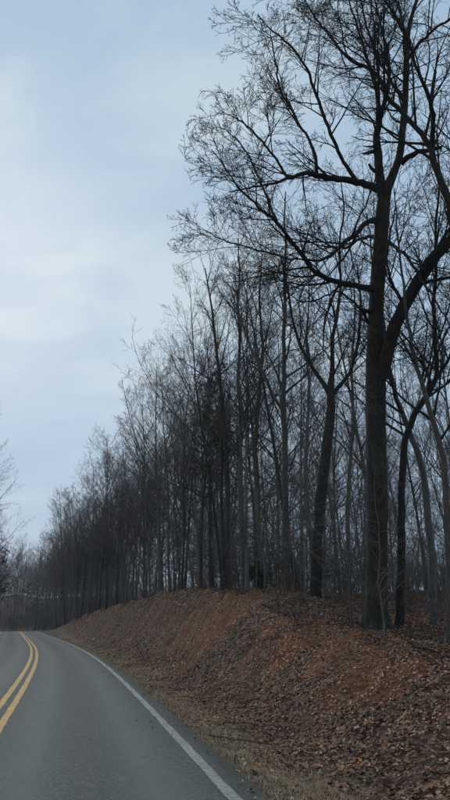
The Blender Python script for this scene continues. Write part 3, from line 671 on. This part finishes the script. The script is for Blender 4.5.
traced_tree('slender_tree', 'straight pale slender tree between the dark forked tree and the mid-bank mound', 6.4,
    [(288, 612, 4.4), (287, 590, 3.8), (286, 560, 3.7), (285, 500, 3.4), (285, 440, 3.1), (283, 410, 2.9), (284, 373, 2.6), (283, 345, 2.4), (285, 313, 2.1), (284, 280, 1.8), (286, 250, 1.5), (283, 220, 1.1), (285, 195, .6)],
    [[(283, 412, 2), (273, 398, 1.7), (260, 368, 1.5), (249, 347, 1.3), (240, 320, 1), (230, 290, .6)]], M_GREY, M_TWIG, 205, 2.4, 22, 0.40)
traced_tree('curved_tree', 'pale thin tree with a curved bole right behind the dark forked tree', 8.5,
    [(314, 606, 3.6), (313, 577, 3), (311, 545, 2.9), (307, 510, 2.6), (305, 470, 2.3), (307, 430, 2), (309, 390, 1.7), (306, 340, 1.4), (309, 300, 1), (307, 265, .6)], [], M_PALE, M_TWIGL, 206, 1.9, 18, 0.42)
traced_tree('slender_tree', 'pale straight tree standing on the highest part of the bank left of the green shrub', 6.2,
    [(245, 600, 4), (244, 587, 3.5), (243, 550, 3.2), (241, 510, 2.9), (240, 457, 2.6), (241, 420, 2.4), (238, 380, 2.1), (240, 340, 1.8), (237, 305, 1.5), (240, 270, 1.1), (238, 240, .6)], [], M_GREY, M_TWIG, 207, 2.6, 24, 0.35)
traced_tree('slim_tree', 'thin grey tree directly left of the pale tree on the highest bank', 7.0,
    [(226, 598, 3.4), (226, 560, 2.9), (228, 500, 2.7), (226, 450, 2.5), (222, 400, 2.2), (216, 350, 1.8), (212, 310, 1.3), (205, 270, .7)], [], M_GREY, M_TWIGM, 208, 2.8, 22, 0.36)
traced_tree('slim_tree', 'thin grey tree seen between pale slender trees above the green shrub', 8.0,
    [(257, 603, 3.4), (256, 560, 2.9), (258, 500, 2.7), (255, 450, 2.4), (259, 400, 2.2), (263, 350, 1.8), (259, 300, 1.4), (262, 255, .7)], [], M_GREY, M_TWIGM, 209, 2.6, 20, 0.4)
traced_tree('slim_tree', 'slim grey tree close against the left side of the big oak trunk', 9.5,
    [(349, 612, 3), (349, 570, 2.6), (347, 520, 2.4), (350, 470, 2.2), (353, 420, 2), (351, 370, 1.7), (355, 320, 1.3), (353, 280, .7)], [], M_GREY, M_TWIGL, 210, 2.0, 18, 0.42)

# ---- the wood: copies, each one a tree
def along(s, e):
    x = float(np.interp(s, S, CLX) + (LANE + e) * np.interp(s, S, NX)); y = float(np.interp(s, S, CLY) + (LANE + e) * np.interp(s, S, NY)); return x, y
pr = random.Random(23)
def column_px(x, y): return CX + F * x / (y * cp)
taken = []
ZONES = [  # s0, s1, e0, e1, spacing, scale, where, group
    (58, 84, 5.2, 8.5, 2.6, (.80, .98), 'in the front row on the high part of the bank', 'front row trees on the high bank'),
    (84, 125, 4.8, 9, 2.6, (.80, .95), 'in the front row along the middle bank', 'front row trees on the middle bank'),
    (125, 185, 4.5, 10, 3.0, (.95, 1.2), 'at the low far end of the bank', 'distant trees at the low end of the bank'),
    (46, 84, 10, 36, 3.0, (.65, 1.0), 'back in the wood behind the near bank', 'trees back in the near wood'),
    (84, 150, 10, 30, 3.8, (.85, 1.08), 'deep in the wood behind the middle bank', 'trees deep in the far wood'),
]
FRONT = {}
for zi, (s0, s1, e0, e1, spc, scr, lab, grp) in enumerate(ZONES):
    area = (s1 - s0) * (e1 - e0); tries = int(area * 2.5)
    for _ in range(tries):
        s = pr.uniform(s0, s1); ee = pr.uniform(e0, e1); x, y = along(s, ee)
        if any((x - a) ** 2 + (y - b) ** 2 < spc ** 2 * (0.7 if zi < 3 else 1) for a, b in taken): continue
        px = column_px(x, y)
        if px > 490: continue
        if zi == 3 and px > 372 and pr.random() < 0.6: continue
        if zi == 3 and ee < 12 and px > 330: continue
        taken.append((x, y)); v = pr.choice([0, 1, 2, 2, 3, 4, 5, 6] if zi != 3 else [0, 2, 2, 3, 5, 5, 4])
        o = place(VARS[v], (x, y, terrain_z(x, y)), pr.uniform(0, 6.28), pr.uniform(*scr), VDESC[v] + ' ' + lab, grp, tilt=(pr.gauss(0, .045), pr.gauss(-.04 if zi < 3 else 0, .05)))
        if zi < 2: FRONT.setdefault((zi, v), []).append((-px, o))
ORD = 'first second third fourth fifth sixth seventh eighth ninth tenth eleventh twelfth thirteenth fourteenth fifteenth'.split()
for (zi, v), lst in FRONT.items():
    for k, (_, o) in enumerate(sorted(lst, key=lambda t: t[0])[:15]):
        o['label'] = VDESC[v].replace(' bare tree', '') + ' front-row tree on the ' + ('high', 'middle')[zi] + ' bank' + (', %s of its kind from the oak' % ORD[k] if len(lst) > 1 else '')
# far wood closing the view where the road bends, and the left side
for _ in range(4000):
    x = pr.uniform(-125, -15); y = pr.uniform(140, 290)
    if not -40 < column_px(x, y) < 120: continue
    if any((x - a) ** 2 + (y - b) ** 2 < 4.0 ** 2 for a, b in taken): continue
    s, d = road_sd(x, y)
    if abs(d[0]) < 5.5 or d[0] > 45: continue
    taken.append((x, y)); v = pr.randrange(7)
    place(VARS[v], (x, y, terrain_z(x, y)), pr.uniform(0, 6.28), pr.uniform(.9, 1.15), VDESC[v] + ' in the far wood closing the view at the bend', 'far trees beyond the bend')
for i, (s, ee, v, sc) in enumerate(((98, -9.8, 6, 1.0), (106, -9.4, 4, 1.1), (120, -9.2, 4, 1.0), (132, -10, 1, .95), (142, -9.0, 2, .95), (152, -9.6, 0, .9), (162, -9.0, 6, .85))):
    x, y = along(s, ee); taken.append((x, y))
    o = place(VARS[v], (x, y, terrain_z(x, y)), 1.3 * i, sc, VDESC[v].replace('reddish-twigged ', '') + ' at the left edge of the picture across the road', 'trees left of the road')
    for ch in o.children:
        ch.material_slots[0].link = 'OBJECT'; ch.material_slots[0].material = M_TWIG if ch.name.startswith('crown') else M_DARK

# ---- pines
def pine(seed, H, r0, crown0, name='pine_tree', bl=2.6, dens=1.0, nw=.009, tint=(.03, .05, .028)):
    g = np.random.default_rng(seed); root = empty(name, (0, 0, 0)); n = 18; t = np.linspace(0, 1, n)
    P = np.zeros((n, 3)); P[:, 2] = t * H - 0.2; P[:, :2] = np.cumsum(g.normal(size=(n, 2)) * 0.05, 0); P[:, :2] -= P[0, :2]
    R = r0 * (1 - .93 * t) + .01; tb = Tubes(); tb.add(P, R, 8, .1); tb.build('trunk', M_DARK, root)
    A, B = spawn(P[None], R[None], int(40 * dens), crown0, .99, 78, 12, 1.0, 8, .10, .03, .4, .008, .72, labs=bl, g=g)
    cb = Tubes(); cb.add(A, B, 4)
    A2, B2 = spawn(A, B, 7, .3, .99, 50, 12, .42, 5, .12, .06, .6, .005, .4, g=g); cb.add(A2, B2, 3)
    cr_ = cb.build('branches', M_DARK, root)
    # needles on the outer half of every twig
    def needles(P, k, ln):
        m, n0, _ = P.shape; t = .35 + .65 * g.random((m, k)); x = t * (n0 - 1); i = np.minimum(x.astype(int), n0 - 2); ii = np.arange(m)[:, None]
        A_ = P[ii, i]; Bq = P[ii, i + 1]; pos = (A_ + (Bq - A_) * (x - i)[..., None]).reshape(-1, 3); d = nrm(nrm(Bq - A_).reshape(-1, 3) * .8 + g.normal(size=pos.shape) * .75 + np.array([0, 0, .15]))
        return pos, d, ln * (.6 + .7 * g.random(len(pos)))
    ps, ds, ls = map(np.concatenate, zip(needles(A, 70, .16), needles(A2, 110, .16)))
    side = nrm(np.cross(ds, g.normal(size=ds.shape))) * nw
    V = np.stack([ps - side, ps + side, ps + ds * ls[:, None]], 1).reshape(-1, 3)
    c = np.array(tint) * (.6 + .9 * g.random((len(ps), 1))); c = np.concatenate([c, np.ones((len(ps), 1))], 1)
    mesh_obj('needles', V, np.arange(len(V)), np.full(len(ps), 3), M_NEEDLE, root, smoothf=False, attrs={'tint': np.repeat(c, 3, 0)})
    return root
PINES = [pine(301, 15, .14, .50, bl=2.4, dens=.8, nw=.0055, tint=(.05, .062, .036)), pine(302, 17, .17, .35, bl=2.8)]
SHRUB = [pine(303, 1.9, .03, .10, 'evergreen_shrub', bl=.8, dens=.55, nw=.004, tint=(.055, .085, .04))]
def pine_at(v, x, y, sc, label, group=None): place(v, (x, y, terrain_z(x, y)), pr.uniform(0, 6.28), sc, label, group, 'pine')
for px, e_, v, sc, lab in ((226, 5.7, 0, .78, 'dark pine whose needled crown shows among bare branches left of centre'), (212, 6.0, 0, .70, 'smaller dark pine beside the needled crown left of centre')):
    b, _ = at_col(px, e_); pine_at(PINES[v], b[0], b[1], sc, lab)
for s, e_, v, sc in ((112, 5.3, 1, .78), (120, 6, 0, .85), (131, 5.2, 1, .82), (140, 5.4, 0, .85), (102, 6, 1, .72)):
    x, y = along(s, e_); pine_at(PINES[v], x, y, sc, 'dark pine half hidden among the far bare trees on the bank', 'pines in the far row')
PINES.append(pine(305, 13, .16, .36, bl=5.2, dens=1.9, nw=.012, tint=(.018, .032, .018)))
x, y = along(104, -7.6); pine_at(PINES[2], x, y, .78, 'dark pine at the left edge with a bough reaching over the road')
x, y = along(140, -8.6); pine_at(PINES[1], x, y, .6, 'short dark pine farther back at the left edge of the picture')
for x, y, sc, lab in ((-47, 178, .42, 'small dark evergreen standing where the road disappears at the bend'), (-60, 172, .40, 'small dark evergreen left of the road end, under the far trees')):
    pine_at(PINES[1], x, y, sc, lab)
for x, y, sc in ((-52, 186, .6), (-44, 190, .5), (-64, 190, .6), (-70, 180, .5), (-40, 172, .45), (-57, 200, .7)):
    pine_at(PINES[1], x, y, sc, 'dark pine standing inside the far wood beyond the bend', 'pines beyond the bend')
b, _ = at_col(263, 7.6); place(SHRUB[0], tuple(b), 1.0, 1.0, 'low green evergreen shrub between slender trunks on the bank top', None, 'shrub')

# ---- saplings and brush
def sapling(seed, H, mt, droop=-0.015, k=16, leaves=0, name='sapling', L_=1.5):
    g = np.random.default_rng(seed); root = empty(name, (0, 0, 0)); n = 16; t = np.linspace(0, 1, n)
    P = np.zeros((n, 3)); P[:, 2] = t * H - .1; P[:, :2] = np.cumsum(g.normal(size=(n, 2)) * .05, 0) + g.normal(size=2) * .35 * t[:, None] ** 1.5; P[:, :2] -= P[0, :2]
    R = (.006 + H * .0045) * (1 - .85 * t); tb = Tubes(); tb.add(P, R, 6); tb.build('stem', M_GREY, root)
    cb = Tubes(); A, B = spawn(P[None], R[None], k, .15, .98, 68, 12, 1.0, 10, .07, droop, .6, .005, .5, labs=L_, g=g); cb.add(A, B, 4)
    A2, B2 = spawn(A, B, 7, .15, .98, 42, 12, .45, 6, .10, .0, .6, .0035, .5, g=g); cb.add(A2, B2, 3)
    A3, B3 = spawn(A2, B2, 4, .15, .98, 42, 12, .5, 4, .10, .0, .6, .003, .5, g=g); cb.add(A3, B3, 3)
    cb.build('branches', mt, root)
    if leaves:
        idx = g.integers(0, len(A2), leaves); jj = g.integers(1, 6, leaves); ps = A2[idx, jj]; p, f = leaf_shape(0)
        q1 = nrm(g.normal(size=(leaves, 3)) + np.array([0, 0, -.8])); q2 = nrm(np.cross(q1, g.normal(size=(leaves, 3)))); q3 = np.cross(q1, q2); sz = (.06 + .05 * g.random(leaves))[:, None, None]
        V = (ps[:, None] + sz * (q2[:, None] * p[None, :, :1] + q1[:, None] * (p[None, :, 1:2] + .5) + q3[:, None] * p[None, :, 2:])).reshape(-1, 3)
        Ff = (f[None] + (np.arange(leaves) * len(p))[:, None, None]).reshape(-1, 3)
        c = np.array([.20, .125, .075]) * (.5 + .8 * g.random((leaves, 1))); c = np.repeat(np.concatenate([c, np.ones((leaves, 1))], 1), len(p), 0)
        mesh_obj('dry_leaves', V, Ff.ravel(), np.full(len(Ff), 3), M_LEAF, root, smoothf=False, attrs={'tint': c})
    return root
SAP = [sapling(401, 5.0, M_TWIGL, L_=1.9), sapling(402, 3.6, M_TWIG, k=14), sapling(403, 6.5, M_TWIGL, -0.02, 20, L_=2.2), sapling(404, 2.2, M_TWIGR, 0.0, 12, 160, 'leafy_sapling', 1.0)]
for i in range(46):
    for _ in range(30):
        s = pr.uniform(43, 78); ee = pr.uniform(5.5, 15); x, y = along(s, ee); px = column_px(x, y)
        if 150 < px < 470 and all((x - a) ** 2 + (y - b) ** 2 > 0.8 for a, b in taken): break
    taken.append((x, y)); v = pr.choice([0, 0, 1, 2, 2])
    place(SAP[v], (x, y, terrain_z(x, y)), pr.uniform(0, 6.28), pr.uniform(.7, 1.15), 'thin bare sapling with long whippy side branches under the taller trees', 'bare saplings under the trees', 'sapling')
for px, e_, sc, lab in ((352, 5.0, 1.0, 'whippy sapling just left of the big oak trunk, its twigs crossing the bole'), (386, 4.8, .8, 'whippy sapling in front of the gap between oak and crooked dark tree')):
    b, _ = at_col(px, e_); place(SAP[2 if px < 380 else 0], tuple(b), 1.2 if px < 380 else 2.9, sc, lab, None, 'sapling')
for i, (px, e_) in enumerate(((410, 6.2), (424, 5.8), (440, 6.4), (416, 7.6), (335, 7.0), (342, 6.3), (445, 7.6), (302, 7.4), (273, 7.4))):
    b, _ = at_col(px, e_)
    place(SAP[3], tuple(b), pr.uniform(0, 6.28), pr.uniform(.42, .75), 'low twiggy bush keeping some brown leaves on the bank top', 'low brown-leaved bushes on the bank top', 'bush')

# ---- thicket of thin stems in the shade of the wood (nobody could count them)
def thicket(name, label, n, s0, s1, e0, e1, hm, mat, seed, side=1, sub=(5, 4)):
    g = np.random.default_rng(seed); s = s0 + (s1 - s0) * g.random(n); d = LANE + e0 + (e1 - e0) * g.random(n)
    x = np.interp(s, S, CLX) + d * np.interp(s, S, NX); y = np.interp(s, S, CLY) + d * np.interp(s, S, NY)
    k = fbm(x, y, 0.25, 3) + 0.35 * g.random(n) > 0.50; x, y = x[k], y[k]; n = len(x); z = terrain(x, y)[0]
    H = hm * (0.35 + 1.1 * g.random(n) ** 1.5); m = 7; P = np.empty((n, m, 3)); P[:, 0] = np.stack([x, y, z - .05], -1)
    dr = nrm(np.array([0, 0, 1.0]) + g.normal(size=(n, 3)) * np.array([.22, .22, 0]))
    for i in range(1, m): P[:, i] = P[:, i - 1] + dr * (H / (m - 1))[:, None]; dr = nrm(dr + g.normal(size=dr.shape) * .10)
    R = (.004 + .0042 * H)[:, None] * (1 - .8 * np.linspace(0, 1, m))[None]; tb = Tubes(); tb.add(P, R, 3)
    A, B = spawn(P, R, sub[0], .15, .98, 55, 14, .42, 5, .10, .03, .6, .0035, .5, g=g); tb.add(A, B, 3)
    A, B = spawn(A, B, sub[1], .15, .98, 45, 14, .45, 3, .10, .0, .6, .003, .5, g=g); tb.add(A, B, 3)
    o = tb.build(name, mat); tag(o, label, 'undergrowth', kind='stuff')
thicket('undergrowth', 'thin grey undergrowth stems between the trunks of the near wood', 420, 46, 84, 6.5, 34, 3.6, M_TWIGL, 501, sub=(4, 3))
thicket('undergrowth', 'grey brown undergrowth filling the wood behind the middle bank', 280, 84, 150, 5.5, 26, 4.2, M_TWIGR, 502, sub=(4, 3))
def bush(seed, H, mt, stems=9):
    g = np.random.default_rng(seed); root = empty('bare_shrub', (0, 0, 0)); m = 9
    P = np.empty((stems, m, 3)); P[:, 0] = np.concatenate([g.normal(size=(stems, 2)) * .25, np.full((stems, 1), -.08)], 1); h = H * (.5 + .6 * g.random(stems))
    dr = nrm(np.array([0, 0, 1.0]) + np.concatenate([g.normal(size=(stems, 2)) * .33, np.zeros((stems, 1))], 1))
    for i in range(1, m): P[:, i] = P[:, i - 1] + dr * (h / (m - 1))[:, None]; dr = nrm(dr + g.normal(size=dr.shape) * .08)
    R = (.006 + .0045 * h)[:, None] * (1 - .8 * np.linspace(0, 1, m))[None]
    for i in range(stems): tb = Tubes(); tb.add(P[i], R[i], 5); tb.build('stem', M_GREY, root)
    tb = Tubes(); A, B = spawn(P, R, 9, .12, .98, 48, 14, .40, 6, .09, .03, .6, .005, .5, g=g); tb.add(A, B, 3)
    A, B = spawn(A, B, 7, .12, .98, 44, 14, .45, 4, .09, .02, .6, .004, .5, g=g); tb.add(A, B, 3)
    A, B = spawn(A, B, 3, .12, .98, 44, 14, .5, 3, .09, .0, .6, .0035, .5, g=g); tb.add(A, B, 3); tb.build('twigs', mt, root)
    return root
BUSH = [bush(601, 4.2, M_TWIGL, 6), bush(602, 3.2, M_TWIGR, 6)]
bt = []
for n, s0, s1, e0, e1, sc, sp2, lab, grp in ((30, 135, 215, -12.5, -8.6, (.8, 1.4), 1.6, 'on the left verge before the bend', 'shrubs on the left verge'), (75, 50, 84, 7.0, 32, (.6, 1.2), 1.5, 'back in the near wood', 'shrubs in the near wood'), (70, 84, 150, 6, 24, (.8, 1.5), 2.0, 'behind the middle bank', 'shrubs behind the middle bank'),
                                     (130, 150, 250, 4.5, 26, (1.3, 2.3), 2.0, 'under the far trees by the bend', 'shrubs by the bend'), (90, 105, 290, -45, -9.5, (1.2, 2.2), 2.3, 'under the trees left of the road', 'shrubs left of the road')):
    c = 0
    for _ in range(4000):
        if c >= n: break
        x, y = along(pr.uniform(s0, s1), pr.uniform(e0, e1)); px = column_px(x, y)
        if not -60 < px < 470 or any((x - a) ** 2 + (y - b) ** 2 < sp2 ** 2 for a, b in bt): continue
        bt.append((x, y)); c += 1; v = pr.randrange(2)
        place(BUSH[v], (x, y, terrain_z(x, y)), pr.uniform(0, 6.28), pr.uniform(*sc), ('taller grey' if v == 0 else 'lower reddish-grey') + ' bare many-stemmed shrub ' + lab, grp, 'shrub')

for i in range(22):
    for _ in range(40):
        x, y = along(pr.uniform(48, 92), pr.uniform(4.2, 6.6))
        if all((x - a) ** 2 + (y - b) ** 2 > 1.5 for a, b in bt): break
    bt.append((x, y)); v = SAP[3] if i % 2 else BUSH[1]
    place(v, (x, y, terrain_z(x, y)), pr.uniform(0, 6.28), pr.uniform(.22, .42) if v is BUSH[1] else pr.uniform(.35, .6), 'low bare brush clump at the crest edge of the bank' if v is BUSH[1] else 'low bush with some brown leaves at the crest edge of the bank', 'low brush along the bank crest', 'bush')
# ---- fallen branches, stones, scrap
def fallen(label, pts, r0, mat, seed, twigs=True):
    g = np.random.default_rng(seed); w = [hit(px, py)[0] for px, py in pts]; w = np.array(w)
    q = resample(np.concatenate([w, np.zeros((len(w), 1))], 1), 16)[:, :3]
    q[:, 2] = terrain(q[:, 0], q[:, 1])[0] + r0 * 1.1 + 0.035; q[1:-1] += g.normal(size=(14, 3)) * .012
    b = q[0].copy(); root = empty('fallen_branch', tuple(b)); tag(root, label, 'branch'); q = q - b
    R = np.linspace(r0, r0 * .35, 16); tb = Tubes(); tb.add(q, R, 7, .15); tb.build('stem', mat, root)
    A, B = spawn(q[None], R[None], 5, .2, .95, 38, 10, .25, 6, .1, 0.0, .55, .003, .3, g=g)
    for i in range(5):
        A[i, :, 2] = A[i, 0, 2] + (A[i, :, 2] - A[i, 0, 2]) * .4; tb = Tubes(); tb.add(A[i], B[i], 4); tb.build('side_twig', mat, root)
fallen('dark fallen branch lying along the crest of the orange bank', [(262, 607), (276, 612), (288, 617), (302, 622)], .032, M_DARK, 1)
fallen('long thin dark stick lying on the dry grass verge near the road', [(208, 738), (228, 742), (250, 745), (272, 748), (306, 757)], .010, M_TWIG, 2)
fallen('dark fallen limb resting on the ground left of the oak foot', [(338, 617), (350, 622), (362, 628)], .05, M_DARK, 3)
fallen('thin grey stick among the leaves on the lower bank', [(345, 748), (362, 752), (378, 757)], .009, M_TWIGL, 4)
fallen('short dark branch on the leaves right of the oak foot', [(408, 645), (424, 652), (444, 662)], .03, M_DARK, 5)
# small broken twigs strewn over the leaves
g = np.random.default_rng(91); x, y, ee = sample_bank(900, 35, 66, 0.9, 8.5); z = terrain(x, y)[0]; a = g.random(900) * 6.28; ln = .12 + .45 * g.random(900) ** 2
P = np.stack([np.stack([x + (k - 1) * ln / 2 * np.cos(a) + g.normal(size=900) * .012, y + (k - 1) * ln / 2 * np.sin(a) + g.normal(size=900) * .012, z], -1) for k in range(3)], 1)
P[:, :, 2] = terrain(P[:, :, 0], P[:, :, 1])[0] + .035 + .02 * g.random((900, 1)); tb = Tubes(); tb.add(P, np.repeat((.0025 + .005 * g.random((900, 1))), 3, 1), 4)
tag(tb.build('twig_litter', M_TWIGM), 'small broken twigs strewn over the leafy bank', 'twig litter', kind='stuff')
def stone(name, label, px, py, sx, sy, sz, mat, seed, cat='stone'):
    g = np.random.default_rng(seed); p, _ = hit(px, py); nu, nv = 12, 8; V = []
    for j in range(nv + 1):
        th = math.pi * j / nv
        for i in range(nu):
            a = 2 * math.pi * i / nu; d = np.array([math.sin(th) * math.cos(a), math.sin(th) * math.sin(a), math.cos(th)])
            k = 1 + .25 * math.sin(3 * d[0] + seed) * math.cos(2.5 * d[1] + 2 * seed) + (.10 * (g.random() - .5) if 0 < j < nv else 0); V.append(d * k * np.array([sx, sy, sz]))
    q = [(j * nu + i, (j + 1) * nu + i, (j + 1) * nu + (i + 1) % nu, j * nu + (i + 1) % nu) for j in range(nv) for i in range(nu)]
    o = mesh_obj(name, V, np.array(q).ravel(), [4] * len(q), mat, smoothf=False); o.location = (p[0], p[1], p[2] + sz * .45); o.rotation_euler[2] = seed; tag(o, label, cat)
stone('stone', 'pale stone on the bank top near the right edge of the picture', 436, 669, .085, .06, .035, M_ROCK, 1)
stone('clay_lump', 'rounded pale orange lump below the pale stone at the right edge', 439, 697, .10, .08, .06, M_CLOD, 2, 'soil lump')
stone('stone', 'small yellowish stone on the orange clay mound left of the oak', 300, 638, .09, .07, .04, M_CLOD, 3)
stone('stone', 'tiny white stone at the foot of the bank far along the verge', 94, 640, .16, .12, .10, M_PAPER, 4)
stone('paper_scrap', 'small flat whitish scrap on the verge beside the white edge line', 243, 759, .075, .03, .006, M_PAPER, 5, 'litter')


# ------------------------------------------------------------------ the damp air that greys the far wood
hv_ = [(x, y, z) for z in (-9.0, 62.0) for x, y in ((-1900, -400), (1900, -400), (1900, 3200), (-1900, 3200))]
hf = [(0, 3, 2, 1), (4, 5, 6, 7), (0, 1, 5, 4), (1, 2, 6, 5), (2, 3, 7, 6), (3, 0, 4, 7)]
mh = bpy.data.materials.new('damp_air'); mh.use_nodes = True; hn = mh.node_tree; hn.nodes.clear()
ho = hn.nodes.new('ShaderNodeOutputMaterial'); pv = hn.nodes.new('ShaderNodeVolumePrincipled')
pv.inputs['Color'].default_value = (0.88, 0.92, 0.97, 1); pv.inputs['Density'].default_value = 0.00035; pv.inputs['Anisotropy'].default_value = 0.2
hn.links.new(pv.outputs[0], ho.inputs['Volume'])
haze = mesh_obj('haze', hv_, np.array(hf).ravel(), [4] * 6, mh, smoothf=False); tag(haze, 'thin damp evening air greying the far wood', 'haze', kind='stuff')
